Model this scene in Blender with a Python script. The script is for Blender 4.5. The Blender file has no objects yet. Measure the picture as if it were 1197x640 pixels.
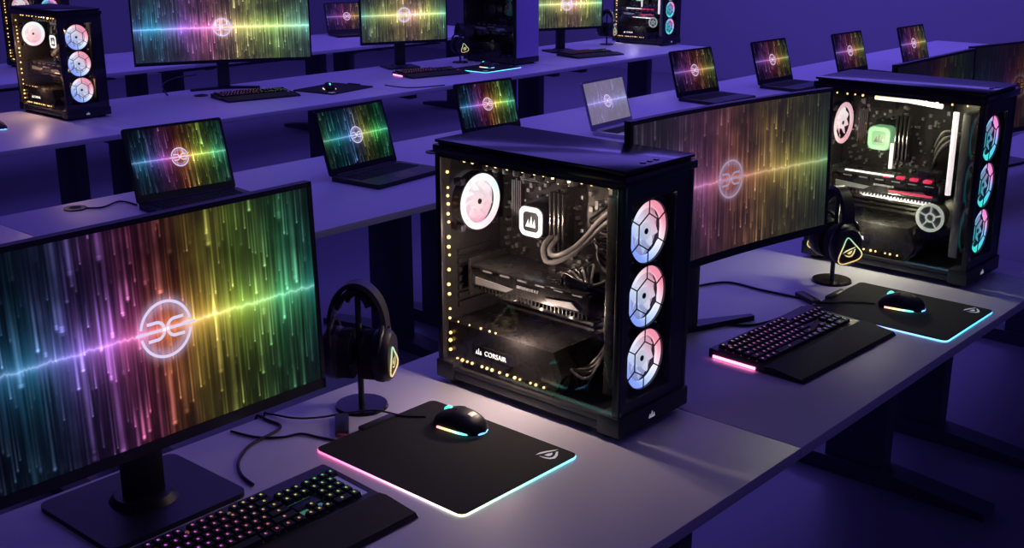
import bpy, bmesh, math, random
from mathutils import Vector, Matrix
random.seed(7)
C = bpy.context.scene.collection
R = math.radians
PI = math.pi
# ------------------------------------------------------------------ camera model
F = 1368.0; CX = 598.5; CY = 320.0
PITCH = math.atan(420.0/1368.0); ALPHA = R(41.85)
CAMH = 1.74; DZ = 0.74
def W(u, v, z=DZ):
    cp, sp = math.cos(PITCH), math.sin(PITCH)
    f = F*cp + (CY-v)*sp; d = -F*sp + (CY-v)*cp; r = u-CX
    s = (z-CAMH)/d
    D, Rr = f*s, r*s
    return (math.cos(ALPHA)*D + math.sin(ALPHA)*Rr, math.sin(ALPHA)*D - math.cos(ALPHA)*Rr)

cam = bpy.data.cameras.new('camera'); co = bpy.data.objects.new('camera', cam); C.objects.link(co)
co.location = (0, 0, CAMH); co.rotation_euler = (PI/2-PITCH, 0, ALPHA-PI/2)
cam.sensor_width = 36; cam.lens = F/1197*36; cam.clip_start = 0.05
bpy.context.scene.camera = co
bpy.context.scene.view_settings.view_transform = 'Standard'

# ------------------------------------------------------------------ materials
def new_mat(name):
    m = bpy.data.materials.new(name); m.use_nodes = True
    nt = m.node_tree; nt.nodes.clear()
    out = nt.nodes.new('ShaderNodeOutputMaterial')
    return m, nt, out
def MN(nt, op, *a):
    n = nt.nodes.new('ShaderNodeMath'); n.operation = op
    for i, v in enumerate(a):
        if isinstance(v, (int, float)): n.inputs[i].default_value = v
        else: nt.links.new(v, n.inputs[i])
    return n.outputs[0]
def pm(name, col, rough=0.5, metal=0.0, emis=None, es=0.0, var=0.12, scale=40, spec=0.5, coat=0.0, rv=0.12):
    m, nt, out = new_mat(name)
    b = nt.nodes.new('ShaderNodeBsdfPrincipled'); nt.links.new(b.outputs[0], out.inputs[0])
    tc = nt.nodes.new('ShaderNodeTexCoord'); no = nt.nodes.new('ShaderNodeTexNoise'); no.inputs['Scale'].default_value = scale
    no.inputs['Detail'].default_value = 3
    nt.links.new(tc.outputs['Object'], no.inputs['Vector'])
    mx = nt.nodes.new('ShaderNodeMix'); mx.data_type = 'RGBA'
    mx.inputs[6].default_value = tuple(c*(1-var) for c in col)+(1,); mx.inputs[7].default_value = tuple(min(1, c*(1+var)) for c in col)+(1,)
    nt.links.new(no.outputs['Fac'], mx.inputs[0]); nt.links.new(mx.outputs[2], b.inputs['Base Color'])
    nt.links.new(MN(nt, 'MULTIPLY_ADD', no.outputs['Fac'], rv, max(0.02, rough-rv/2)), b.inputs['Roughness'])
    b.inputs['Metallic'].default_value = metal
    b.inputs['Specular IOR Level'].default_value = spec
    b.inputs['Coat Weight'].default_value = coat
    if emis:
        b.inputs['Emission Color'].default_value = tuple(emis)+(1,); b.inputs['Emission Strength'].default_value = es
    return m
def ramp(nt, fac, stops):
    r = nt.nodes.new('ShaderNodeValToRGB'); e = r.color_ramp.elements
    while len(e) > 1: e.remove(e[-1])
    e[0].position = stops[0][0]; e[0].color = tuple(stops[0][1])+(1,)
    for p, c in stops[1:]:
        q = e.new(p); q.color = tuple(c)+(1,)
    nt.links.new(fac, r.inputs[0]); return r.outputs[0]
def glow_grad(name, stops, strength, axis='X', lo=-0.06, hi=0.06, base=(0.3, 0.3, 0.3), coord='Object'):
    m, nt, out = new_mat(name)
    b = nt.nodes.new('ShaderNodeBsdfPrincipled'); nt.links.new(b.outputs[0], out.inputs[0])
    tc = nt.nodes.new('ShaderNodeTexCoord'); sx = nt.nodes.new('ShaderNodeSeparateXYZ')
    nt.links.new(tc.outputs[coord], sx.inputs[0])
    if axis == 'XZ': v = MN(nt, 'ADD', sx.outputs['X'], sx.outputs['Z'])
    elif axis == 'XY': v = MN(nt, 'SUBTRACT', sx.outputs['X'], sx.outputs['Y'])
    else: v = sx.outputs[axis]
    mr = nt.nodes.new('ShaderNodeMapRange'); mr.inputs[1].default_value = lo; mr.inputs[2].default_value = hi
    nt.links.new(v, mr.inputs[0])
    c = ramp(nt, mr.outputs[0], stops)
    nt.links.new(c, b.inputs['Emission Color']); b.inputs['Emission Strength'].default_value = strength
    b.inputs['Base Color'].default_value = base+(1,)
    b.inputs['Roughness'].default_value = 0.4
    return m
def glass(name, tint=(0.85, 0.84, 0.85), refl=0.03):
    m, nt, out = new_mat(name)
    t = nt.nodes.new('ShaderNodeBsdfTransparent'); t.inputs[0].default_value = tint+(1,)
    g = nt.nodes.new('ShaderNodeBsdfGlossy'); g.inputs['Roughness'].default_value = 0.03
    no = nt.nodes.new('ShaderNodeTexNoise'); no.inputs['Scale'].default_value = 6
    mx = nt.nodes.new('ShaderNodeMixShader')
    nt.links.new(MN(nt, 'MULTIPLY_ADD', no.outputs['Fac'], 0.01, refl-0.005), mx.inputs[0])
    nt.links.new(t.outputs[0], mx.inputs[1]); nt.links.new(g.outputs[0], mx.inputs[2]); nt.links.new(mx.outputs[0], out.inputs[0])
    return m
RAINBOW = [(0.0, (0.01, 0.07, 0.18)), (0.12, (0.03, 0.20, 0.38)), (0.24, (0.16, 0.13, 0.55)), (0.34, (0.42, 0.12, 0.55)), (0.43, (0.62, 0.10, 0.26)),
           (0.51, (0.78, 0.20, 0.08)), (0.61, (0.80, 0.50, 0.08)), (0.74, (0.48, 0.72, 0.08)), (0.88, (0.10, 0.50, 0.16)), (1.0, (0.02, 0.28, 0.22))]
def screen_mat(name, strength=1.0, aspect=1.78, seed=0.0, haze=0.0, stops=RAINBOW, n1=56, bgk=0.40, cen=1.0):
    m, nt, out = new_mat(name)
    b = nt.nodes.new('ShaderNodeBsdfPrincipled'); nt.links.new(b.outputs[0], out.inputs[0])
    b.inputs['Base Color'].default_value = (0.01, 0.01, 0.012, 1); b.inputs['Roughness'].default_value = 0.28
    uv = nt.nodes.new('ShaderNodeUVMap'); uv.uv_map = 'UVMap'
    sx = nt.nodes.new('ShaderNodeSeparateXYZ'); nt.links.new(uv.outputs[0], sx.inputs[0])
    U0, V = sx.outputs[0], sx.outputs[1]
    U = U0
    def wn(v, s):
        n = nt.nodes.new('ShaderNodeTexWhiteNoise'); n.noise_dimensions = '1D'
        nt.links.new(MN(nt, 'ADD', v, s), n.inputs['W']); return n.outputs['Value']
    def ex(v): return MN(nt, 'POWER', 2.71828, v)
    dv = MN(nt, 'ABSOLUTE', MN(nt, 'SUBTRACT', V, 0.5))
    def layer(N, k, sd, sharp, p, amp):
        c = MN(nt, 'MULTIPLY', U, N); idn = MN(nt, 'FLOOR', c)
        fr = MN(nt, 'SUBTRACT', MN(nt, 'FRACT', c), 0.5)
        r1, r2, r3 = wn(idn, sd+0.13+seed), wn(idn, sd+71.7+seed), wn(idn, sd+133.3+seed)
        prof = ex(MN(nt, 'MULTIPLY', MN(nt, 'MULTIPLY', fr, fr), -sharp))
        t = MN(nt, 'FRACT', MN(nt, 'ADD', MN(nt, 'MULTIPLY', V, MN(nt, 'MULTIPLY_ADD', r2, k, k*0.5)), r1))
        tail = MN(nt, 'POWER', MN(nt, 'SUBTRACT', 1.0, t), p)
        ramp_in = MN(nt, 'MINIMUM', 1.0, MN(nt, 'MULTIPLY', t, 22.0))
        head = MN(nt, 'MULTIPLY', MN(nt, 'LESS_THAN', MN(nt, 'ABSOLUTE', MN(nt, 'SUBTRACT', t, 0.03)), 0.012), 1.0)
        return MN(nt, 'MULTIPLY', MN(nt, 'MULTIPLY', MN(nt, 'ADD', MN(nt, 'MULTIPLY', tail, ramp_in), head), prof), MN(nt, 'MULTIPLY', MN(nt, 'POWER', r3, 3.0), amp))
    l1 = layer(n1*aspect/1.78, 1.8, 3.0, 20, 2.8, 1.3)
    l2 = layer(n1*1.9*aspect/1.78, 2.6, 19.0, 14, 2.2, 0.8)
    l3 = layer(n1*0.45*aspect/1.78, 1.1, 47.0, 44, 1.8, 0.9)
    cmb = nt.nodes.new('ShaderNodeCombineXYZ'); nt.links.new(MN(nt, 'MULTIPLY_ADD', U, 14*aspect/1.78, seed), cmb.inputs[0]); nt.links.new(MN(nt, 'MULTIPLY', V, 1.8), cmb.inputs[1])
    no = nt.nodes.new('ShaderNodeTexNoise'); nt.links.new(cmb.outputs[0], no.inputs['Vector']); no.inputs['Scale'].default_value = 1.0; no.inputs['Detail'].default_value = 3
    cmb3 = nt.nodes.new('ShaderNodeCombineXYZ'); nt.links.new(MN(nt, 'MULTIPLY_ADD', U, 6*aspect/1.78, seed+9), cmb3.inputs[0]); nt.links.new(MN(nt, 'MULTIPLY', V, 3.0), cmb3.inputs[1])
    no3 = nt.nodes.new('ShaderNodeTexNoise'); nt.links.new(cmb3.outputs[0], no3.inputs['Vector']); no3.inputs['Scale'].default_value = 1.0; no3.inputs['Detail'].default_value = 2
    patch = MN(nt, 'MULTIPLY', MN(nt, 'POWER', no3.outputs['Fac'], 2.8), 6.5)
    bg = MN(nt, 'MULTIPLY', MN(nt, 'POWER', no.outputs['Fac'], 2.6), bgk)
    env = MN(nt, 'MULTIPLY_ADD', ex(MN(nt, 'MULTIPLY', dv, -5.0)), 0.80, 0.26)
    du = MN(nt, 'ABSOLUTE', MN(nt, 'SUBTRACT', U0, 0.52))
    envu = MN(nt, 'SUBTRACT', 1.0, MN(nt, 'MULTIPLY', MN(nt, 'MULTIPLY', du, du), 2.4))
    cm2 = nt.nodes.new('ShaderNodeCombineXYZ'); nt.links.new(MN(nt, 'MULTIPLY_ADD', U, 26, seed+4), cm2.inputs[0])
    n2 = nt.nodes.new('ShaderNodeTexNoise'); nt.links.new(cm2.outputs[0], n2.inputs['Vector']); n2.inputs['Scale'].default_value = 1.0; n2.inputs['Detail'].default_value = 6
    n2.inputs['Roughness'].default_value = 0.7
    wave = MN(nt, 'MULTIPLY', MN(nt, 'SUBTRACT', n2.outputs['Fac'], 0.5), 0.06)
    d2 = MN(nt, 'ABSOLUTE', MN(nt, 'SUBTRACT', MN(nt, 'SUBTRACT', V, 0.5), wave))
    line = MN(nt, 'POWER', MN(nt, 'DIVIDE', 0.015, MN(nt, 'ADD', d2, 0.015)), 1.5)
    cm4 = nt.nodes.new('ShaderNodeCombineXYZ'); nt.links.new(MN(nt, 'MULTIPLY_ADD', U, 90, seed+14), cm4.inputs[0])
    n4 = nt.nodes.new('ShaderNodeTexNoise'); nt.links.new(cm4.outputs[0], n4.inputs['Vector']); n4.inputs['Scale'].default_value = 1.0
    spike = ex(MN(nt, 'MULTIPLY', MN(nt, 'DIVIDE', dv, MN(nt, 'MULTIPLY_ADD', MN(nt, 'POWER', n4.outputs['Fac'], 3.0), 0.5, 0.01)), -1.0))
    xs = MN(nt, 'MULTIPLY', MN(nt, 'SUBTRACT', U0, 0.5), aspect)
    rr_ = MN(nt, 'SQRT', MN(nt, 'ADD', MN(nt, 'MULTIPLY', xs, xs), MN(nt, 'MULTIPLY', dv, dv)))
    q = MN(nt, 'DIVIDE', MN(nt, 'SUBTRACT', rr_, 0.12), 0.03)
    halo = MN(nt, 'MULTIPLY', ex(MN(nt, 'MULTIPLY', MN(nt, 'MULTIPLY', q, q), -1.0)), 0.38)
    s1 = MN(nt, 'MULTIPLY', MN(nt, 'ADD', MN(nt, 'ADD', l1, l2), l3), patch)
    s2 = MN(nt, 'MULTIPLY', MN(nt, 'MULTIPLY', MN(nt, 'ADD', MN(nt, 'MULTIPLY', s1, 1.8), MN(nt, 'MULTIPLY', bg, MN(nt, 'ADD', patch, 0.3))), env), envu)
    s3 = MN(nt, 'ADD', MN(nt, 'ADD', s2, MN(nt, 'MULTIPLY', line, 1.2)), MN(nt, 'MULTIPLY', spike, 0.65*cen))
    col = ramp(nt, MN(nt, 'MULTIPLY_ADD', MN(nt, 'SUBTRACT', no.outputs['Fac'], 0.5), 0.14, U0), stops)
    vm = nt.nodes.new('ShaderNodeVectorMath'); vm.operation = 'SCALE'
    nt.links.new(col, vm.inputs[0]); nt.links.new(s3, vm.inputs['Scale'])
    wh = MN(nt, 'ADD', MN(nt, 'ADD', MN(nt, 'MULTIPLY', MN(nt, 'POWER', line, 2.0), 0.40), MN(nt, 'MULTIPLY', MN(nt, 'MULTIPLY', s1, env), 0.10)), MN(nt, 'ADD', halo, haze))
    wc = nt.nodes.new('ShaderNodeVectorMath'); wc.operation = 'SCALE'; wc.inputs[0].default_value = (0.72, 0.6, 0.95)
    nt.links.new(wh, wc.inputs['Scale'])
    ad = nt.nodes.new('ShaderNodeVectorMath'); nt.links.new(vm.outputs[0], ad.inputs[0]); nt.links.new(wc.outputs[0], ad.inputs[1])
    nt.links.new(ad.outputs[0], b.inputs['Emission Color']); b.inputs['Emission Strength'].default_value = strength
    return m

MBLK = pm('matte_black_plastic', (0.022, 0.020, 0.030), 0.42)  # black lifted slightly bluish to stand in for the violet haze
MBLK2 = pm('glossy_black_panel', (0.015, 0.014, 0.021), 0.2, coat=0.2)
MRUB = pm('soft_black_rubber', (0.017, 0.016, 0.022), 0.8)
MMET = pm('dark_metal', (0.035, 0.033, 0.034), 0.35, 0.4)
MGREY = pm('grey_metal', (0.35, 0.34, 0.35), 0.35, 0.8)
MSILV = pm('silver_aluminium', (0.62, 0.62, 0.66), 0.3, 0.6)
MDESK = pm('pale_lavender_laminate', (0.70, 0.67, 0.80), 0.42, var=0.015, scale=300, rv=0.01)
MLEG = pm('dark_powder_coat', (0.09, 0.08, 0.13), 0.5)  # violet haze and lifted shadow put into the base colour
MFLOOR = pm('resin_floor', (0.25, 0.24, 0.31), 0.42, var=0.06, scale=1.2, rv=0.02)
MWALL = pm('painted_wall', (0.42, 0.40, 0.5), 0.8, var=0.03, scale=2, rv=0.02)
MCLOTH = pm('black_fabric', (0.013, 0.013, 0.017), 0.9, scale=300, var=0.3)
MPCB = pm('circuit_board', (0.022, 0.020, 0.020), 0.3, scale=160, var=0.95)
MHEAT = pm('brushed_heatsink', (0.20, 0.19, 0.18), 0.22, 0.9)
MTUBE = pm('grey_rubber_hose', (0.22, 0.20, 0.20), 0.3)
MCABLE = pm('black_cable', (0.012, 0.012, 0.014), 0.5)
MSHR = pm('shroud_black', (0.024, 0.022, 0.023), 0.28)
MFRONT = pm('smooth_front_panel', (0.45, 0.38, 0.75), 0.45)
MLAV = pm('pale_laptop_bezel', (0.55, 0.55, 0.68), 0.4)
GLASS = glass('tinted_tempered_glass')
GLASSF = glass('front_tempered_glass', (0.97, 0.97, 0.98), 0.025)
LEDW = pm('warm_led_bead', (0.8, 0.6, 0.4), 0.4, emis=(1.0, 0.55, 0.16), es=3.4)
LEDD = pm('dim_warm_led_bead', (0.8, 0.6, 0.4), 0.4, emis=(1.0, 0.62, 0.22), es=2.2)
EMB = pm('white_glow_emblem', (0.8, 0.8, 0.8), 0.4, emis=(0.82, 0.74, 1.0), es=0.85)
EMBS = pm('soft_glow_emblem', (0.5, 0.5, 0.5), 0.4, emis=(0.68, 0.55, 0.78), es=0.48)
EMBD = pm('white_print_faint_glow', (0.7, 0.7, 0.75), 0.5, emis=(0.75, 0.75, 0.9), es=0.28)  # plain print, given a faint glow of its own to stay visible
TXT = pm('white_lit_lettering', (0.8, 0.8, 0.8), 0.4, emis=(1.0, 0.94, 0.88), es=1.4)
TUBEW = pm('white_lit_tube', (0.9, 0.9, 0.9), 0.3, emis=(1.0, 0.9, 0.92), es=1.1)
GREENG = pm('green_lit_block', (0.3, 0.5, 0.3), 0.4, emis=(0.30, 0.85, 0.40), es=1.0)
GREEND = pm('green_lit_face', (0.2, 0.4, 0.2), 0.4, emis=(0.28, 0.72, 0.36), es=0.5)
WHITEG = pm('white_lit_block', (0.6, 0.6, 0.6), 0.4, emis=(0.80, 1.0, 0.97), es=1.6)
PALEG = pm('pale_lit_ring', (0.6, 0.65, 0.6), 0.4, emis=(0.75, 0.85, 0.75), es=0.45)
REDG = pm('red_lit_module', (0.3, 0.03, 0.05), 0.4, emis=(1.0, 0.04, 0.14), es=0.9)
TEALG = pm('teal_glow', (0.1, 0.5, 0.5), 0.4, emis=(0.1, 0.9, 0.75), es=1.2)
PINKG = pm('pink_glow', (0.5, 0.2, 0.3), 0.4, emis=(1.0, 0.22, 0.5), es=4.0)
YELG = glow_grad('headset_emblem_glow', [(0, (1, 0.65, 0.25)), (0.5, (0.85, 0.85, 0.4)), (1, (0.25, 0.75, 0.6))], 0.9, 'Z', 0.08, 0.145)
FANA = glow_grad('pastel_fan_glow_a', [(0, (0.25, 0.38, 1.0)), (0.3, (0.55, 0.72, 1.0)), (0.6, (0.95, 0.92, 1.0)), (0.8, (1.0, 0.65, 0.75)), (1, (0.95, 0.32, 0.42))], 1.05, 'XZ', -0.07, 0.07)
FANB = glow_grad('pastel_fan_glow_b', [(0, (0.05, 0.9, 0.75)), (0.5, (0.1, 0.70, 0.95)), (0.8, (0.35, 0.55, 1.0)), (1, (1.0, 0.30, 0.70))], 1.0, 'XZ', -0.07, 0.07)
FANBL = glow_grad('fan_blade_glow', [(0, (0.35, 0.45, 1.0)), (0.45, (0.72, 0.82, 1.0)), (0.7, (0.92, 0.80, 0.98)), (1, (0.9, 0.45, 0.55))], 0.72, 'XZ', -0.06, 0.06)
FANBLB = glow_grad('fan_blade_glow_teal', [(0, (0.05, 0.65, 0.65)), (0.5, (0.12, 0.6, 0.8)), (1, (0.5, 0.4, 0.8))], 0.50, 'XZ', -0.06, 0.06)
FANBK = glow_grad('fan_backing_glow', [(0, (0.30, 0.35, 0.95)), (0.5, (0.50, 0.55, 0.95)), (1, (0.8, 0.40, 0.6))], 0.42, 'XZ', -0.06, 0.06)  # glow of the disc added behind the fan blades
FANBKB = glow_grad('fan_backing_glow_teal', [(0, (0.02, 0.5, 0.5)), (0.5, (0.08, 0.45, 0.7)), (1, (0.5, 0.3, 0.6))], 0.28, 'XZ', -0.06, 0.06)
FANR = glow_grad('rear_fan_glow', [(0, (1.0, 0.65, 0.78)), (0.35, (1.0, 0.92, 0.92)), (0.7, (0.75, 1.0, 1.0)), (1, (0.9, 1.0, 1.0))], 1.3, 'Z', -0.06, 0.06)
FANRB = glow_grad('rear_fan_blade', [(0, (1.0, 0.45, 0.60)), (0.5, (1.0, 0.72, 0.82)), (1, (0.9, 0.95, 1.0))], 0.95, 'Z', -0.05, 0.05)
FANP = glow_grad('pink_rear_fan_glow', [(0, (1.0, 0.35, 0.5)), (0.5, (1.0, 0.6, 0.68)), (1, (1.0, 0.5, 0.7))], 0.9, 'Z', -0.06, 0.06)
PADR = glow_grad('pad_edge_rainbow', [(0, (1.0, 0.15, 0.35)), (0.25, (1.0, 0.35, 0.6)), (0.42, (1.0, 0.75, 0.8)), (0.55, (0.9, 1.0, 0.6)), (0.7, (0.5, 1.0, 0.7)), (0.85, (0.25, 0.95, 0.85)), (1, (0.2, 0.7, 0.9))], 2.4, 'XY', -0.34, 0.34)
PADB = glow_grad('pad_edge_blue', [(0, (0.5, 0.2, 1.0)), (0.5, (0.2, 0.6, 1.0)), (0.75, (0.1, 0.75, 1.0)), (1, (0.1, 0.5, 1.0))], 2.0, 'XY', -0.34, 0.34)
MSTRIP = glow_grad('mouse_strip_glow', [(0, (0.2, 0.5, 1.0)), (0.3, (0.2, 1.0, 0.9)), (0.6, (1.0, 0.8, 0.3)), (1, (1.0, 0.15, 0.45))], 1.8, 'Y', -0.06, 0.05)
KBR = glow_grad('keyboard_backlight_rainbow', [(0, (0.15, 0.25, 1.0)), (0.2, (0.9, 0.15, 0.4)), (0.4, (1.0, 0.45, 0.1)), (0.6, (0.3, 0.9, 0.3)), (0.8, (0.2, 0.7, 1.0)), (1, (0.5, 0.3, 1.0))], 0.18, 'X', -0.22, 0.22, base=(0.02, 0.02, 0.02))
KBP = glow_grad('keyboard_backlight_violet', [(0, (1.0, 0.15, 0.5)), (0.3, (0.9, 0.2, 0.8)), (0.7, (0.5, 0.15, 1.0)), (1, (0.9, 0.3, 0.5))], 0.26, 'X', -0.22, 0.22, base=(0.02, 0.02, 0.02))
def key_mat():
    m, nt, out = new_mat('keycap_with_lit_legend')
    b = nt.nodes.new('ShaderNodeBsdfPrincipled'); nt.links.new(b.outputs[0], out.inputs[0])
    b.inputs['Base Color'].default_value = (0.010, 0.010, 0.013, 1); b.inputs['Roughness'].default_value = 0.6
    tc = nt.nodes.new('ShaderNodeTexCoord'); sx = nt.nodes.new('ShaderNodeSeparateXYZ'); nt.links.new(tc.outputs['Object'], sx.inputs[0])
    ax = MN(nt, 'ABSOLUTE', sx.outputs[0]); ay = MN(nt, 'ABSOLUTE', MN(nt, 'SUBTRACT', sx.outputs[1], 0.0015))
    mk = MN(nt, 'LESS_THAN', MN(nt, 'MAXIMUM', ax, ay), 0.0022)
    hole = MN(nt, 'GREATER_THAN', MN(nt, 'MAXIMUM', MN(nt, 'ABSOLUTE', MN(nt, 'SUBTRACT', sx.outputs[0], 0.0010)), ay), 0.0011)
    top = MN(nt, 'GREATER_THAN', sx.outputs[2], 0.005)
    f = MN(nt, 'MULTIPLY', MN(nt, 'MULTIPLY', mk, hole), top)
    oi = nt.nodes.new('ShaderNodeObjectInfo')
    nt.links.new(oi.outputs['Color'], b.inputs['Emission Color']); nt.links.new(MN(nt, 'MULTIPLY', f, 0.75), b.inputs['Emission Strength'])
    return m
KEYM = key_mat()

# ------------------------------------------------------------------ mesh helpers
def BM(): return bmesh.new()
def box(bm, x0, x1, y0, y1, z0, z1, bev=0.0, seg=2):
    vs = [bm.verts.new(p) for p in [(x0,y0,z0),(x1,y0,z0),(x1,y1,z0),(x0,y1,z0),(x0,y0,z1),(x1,y0,z1),(x1,y1,z1),(x0,y1,z1)]]
    fs = [bm.faces.new([vs[i] for i in q]) for q in [(3,2,1,0),(4,5,6,7),(0,1,5,4),(1,2,6,5),(2,3,7,6),(3,0,4,7)]]
    if bev > 0:
        es = list({e for f in fs for e in f.edges})
        bmesh.ops.bevel(bm, geom=es, offset=bev, segments=seg, profile=0.5, affect='EDGES')
def cyl(bm, p0, p1, r0, r1=None, seg=24, caps=True):
    p0, p1 = Vector(p0), Vector(p1); d = p1-p0
    m = Matrix.Translation((p0+p1)/2) @ d.to_track_quat('Z', 'Y').to_matrix().to_4x4()
    bmesh.ops.create_cone(bm, cap_ends=caps, segments=seg, radius1=r0, radius2=r0 if r1 is None else r1, depth=d.length, matrix=m)
def sphere(bm, c, r, sx=1, sy=1, sz=1, u=16, v=10):
    bmesh.ops.create_uvsphere(bm, u_segments=u, v_segments=v, radius=r, matrix=Matrix.Translation(c) @ Matrix.Diagonal((sx, sy, sz, 1)))
def catmull(pts, n=8, closed=False):
    P = [Vector(p) for p in pts]; out = []
    L = len(P)
    rng = range(L) if closed else range(L-1)
    for i in rng:
        if closed: a, b, c, d = P[i-1], P[i], P[(i+1) % L], P[(i+2) % L]
        else: a, b, c, d = P[max(i-1, 0)], P[i], P[i+1], P[min(i+2, L-1)]
        for k in range(n):
            t = k/n
            out.append(0.5*((2*b)+(-a+c)*t+(2*a-5*b+4*c-d)*t*t+(-a+3*b-3*c+d)*t**3))
    if not closed: out.append(P[-1])
    return out
def tube(bm, pts, r, seg=8, closed=False):
    P = [Vector(p) for p in pts]; n = len(P); rings = []
    up = Vector((0, 0, 1))
    for i in range(n):
        if closed: t = (P[(i+1) % n]-P[i-1])
        else: t = P[min(i+1, n-1)]-P[max(i-1, 0)]
        t.normalize()
        a = t.cross(up)
        if a.length < 0.15: a = t.cross(Vector((1, 0, 0)))
        a.normalize(); b = t.cross(a)
        rings.append([bm.verts.new(P[i]+(a*math.cos(2*PI*k/seg)+b*math.sin(2*PI*k/seg))*r) for k in range(seg)])
    for i in range(n if closed else n-1):
        A, B = rings[i], rings[(i+1) % n]
        for k in range(seg):
            bm.faces.new([A[k], A[(k+1) % seg], B[(k+1) % seg], B[k]])
    if not closed:
        bm.faces.new(rings[0][::-1]); bm.faces.new(rings[-1])
def annulus(bm, c, r0, r1, y0, y1, seg=40, sx=1.0, sz=1.0):   # axis Y
    R_ = []
    for k in range(seg):
        a = 2*PI*k/seg; ca, sa = math.cos(a)*sx, math.sin(a)*sz
        R_.append([bm.verts.new((c[0]+ca*r, c[1]+y, c[2]+sa*r)) for r, y in ((r0, y0), (r1, y0), (r1, y1), (r0, y1))])
    for k in range(seg):
        A, B = R_[k], R_[(k+1) % seg]
        for j in range(4): bm.faces.new([A[j], A[(j+1) % 4], B[(j+1) % 4], B[j]])
def prism(bm, pts, f0, f1):
    A = [bm.verts.new(f0(*p)) for p in pts]; B = [bm.verts.new(f1(*p)) for p in pts]
    bm.faces.new(A); bm.faces.new(B[::-1]); n = len(pts)
    for i in range(n): bm.faces.new([A[i], B[i], B[(i+1) % n], A[(i+1) % n]])
def rrect(w, d, r, n=6):
    pts = []
    for cx, cy, a0 in ((w/2-r, d/2-r, 0), (-w/2+r, d/2-r, 90), (-w/2+r, -d/2+r, 180), (w/2-r, -d/2+r, 270)):
        for k in range(n+1):
            a = R(a0+90*k/n); pts.append((cx+r*math.cos(a), cy+r*math.sin(a)))
    return pts
def slab(bm, x0, x1, z0, z1, y0, y1, cf=lambda x: 0.0, n=1):
    rs = []
    for i in range(n+1):
        x = x0+(x1-x0)*i/n; c = cf(x)
        rs.append([bm.verts.new((x, y+c, z)) for y, z in ((y0, z0), (y0, z1), (y1, z1), (y1, z0))])
    for i in range(n):
        A, B = rs[i], rs[i+1]
        for j in range(4): bm.faces.new([A[j], A[(j+1) % 4], B[(j+1) % 4], B[j]])
    bm.faces.new(rs[0][::-1]); bm.faces.new(rs[-1])
def xf(bm, m):
    for v in bm.verts: v.co = m @ v.co
def obj(name, bm, mat, parent=None, loc=None, smooth=True, uv=False):
    me = bpy.data.meshes.new(name)
    if not uv: bmesh.ops.recalc_face_normals(bm, faces=bm.faces)
    bm.to_mesh(me); bm.free()
    me.materials.append(mat)
    if smooth:
        for p in me.polygons: p.use_smooth = True
        me.set_sharp_from_angle(angle=R(35))
    o = bpy.data.objects.new(name, me); C.objects.link(o)
    if parent: o.parent = parent
    if loc: o.location = loc
    return o
def tag(o, label, cat, group=None):
    o['label'] = label; o['category'] = cat
    if group: o['group'] = group
    return o
def thing(name, label, cat, loc=(0, 0, 0), rz=0, group=None):
    o = bpy.data.objects.new(name, None); C.objects.link(o); o.empty_display_size = 0.05
    o.location = loc; o.rotation_euler = (0, 0, rz)
    return tag(o, label, cat, group)
def copy_tree(o, parent=None):
    c = o.copy(); C.objects.link(c); c.parent = parent
    for ch in list(o.children): copy_tree(ch, c)
    return c
def dup(root, loc, rz, label, group=None):
    c = copy_tree(root); c.location = loc; c.rotation_euler = (0, 0, rz); c['label'] = label
    if group: c['group'] = group
    return c
def struct(name, bm, mat):
    o = obj(name, bm, mat, smooth=False); o['kind'] = 'structure'; return o
def text_bm(body, size, depth=0.001):
    cu = bpy.data.curves.new('t', 'FONT'); cu.body = body; cu.size = size; cu.extrude = depth; cu.align_x = 'CENTER'; cu.align_y = 'CENTER'
    to = bpy.data.objects.new('t', cu); C.objects.link(to)
    bpy.context.view_layer.update()
    me = bpy.data.meshes.new_from_object(to.evaluated_get(bpy.context.evaluated_depsgraph_get()))
    bm = BM(); bm.from_mesh(me)
    bpy.data.objects.remove(to); bpy.data.curves.remove(cu); bpy.data.meshes.remove(me)
    return bm

# ------------------------------------------------------------------ room
X0, X1, Y0, Y1, H = -5, 11.3, -4, 12, 3.4
bm = BM(); box(bm, X0, X1, Y0, Y1, -0.1, 0); struct('floor', bm, MFLOOR)
bm = BM(); box(bm, X0, X1, Y1, Y1+0.1, 0, H); struct('wall_back', bm, MWALL)
bm = BM(); box(bm, X1, X1+0.1, Y0, Y1, 0, H); struct('wall_right', bm, MWALL)
bm = BM(); box(bm, X0-0.1, X0, Y0, Y1, 0, H); struct('wall_left', bm, MWALL)
bm = BM(); box(bm, X0, X1, Y0, Y1, H, H+0.1); struct('ceiling', bm, MWALL)

def area(name, loc, size, power, col, rot=(0, 0, 0), sy=None):
    l = bpy.data.lights.new(name, 'AREA'); l.energy = power; l.color = col; l.size = size
    if sy: l.shape = 'RECTANGLE'; l.size_y = sy
    o = bpy.data.objects.new(name, l); C.objects.link(o); o.location = loc; o.rotation_euler = rot; return o
def point(name, loc, power, col, r=0.03):
    l = bpy.data.lights.new(name, 'POINT'); l.energy = power; l.color = col; l.shadow_soft_size = r
    o = bpy.data.objects.new(name, l); C.objects.link(o); o.location = loc; return o
VIO = (0.22, 0.15, 1.0)
area('ceiling_wash_lamp', (5.0, 3.9, 3.3), 5.0, 36, VIO, sy=1.8)
area('ceiling_wash_lamp', (5.0, 8.0, 3.3), 8.0, 66, VIO, sy=3.0)
area('ceiling_wash_lamp', (9.3, 5.0, 3.3), 2.0, 74, VIO, sy=5.0)
area('ceiling_wash_lamp', (1.4, 1.4, 3.3), 2.5, 4, (0.28, 0.20, 1.0), sy=1.5)
w = bpy.data.worlds.new('world'); bpy.context.scene.world = w; w.use_nodes = True
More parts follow.
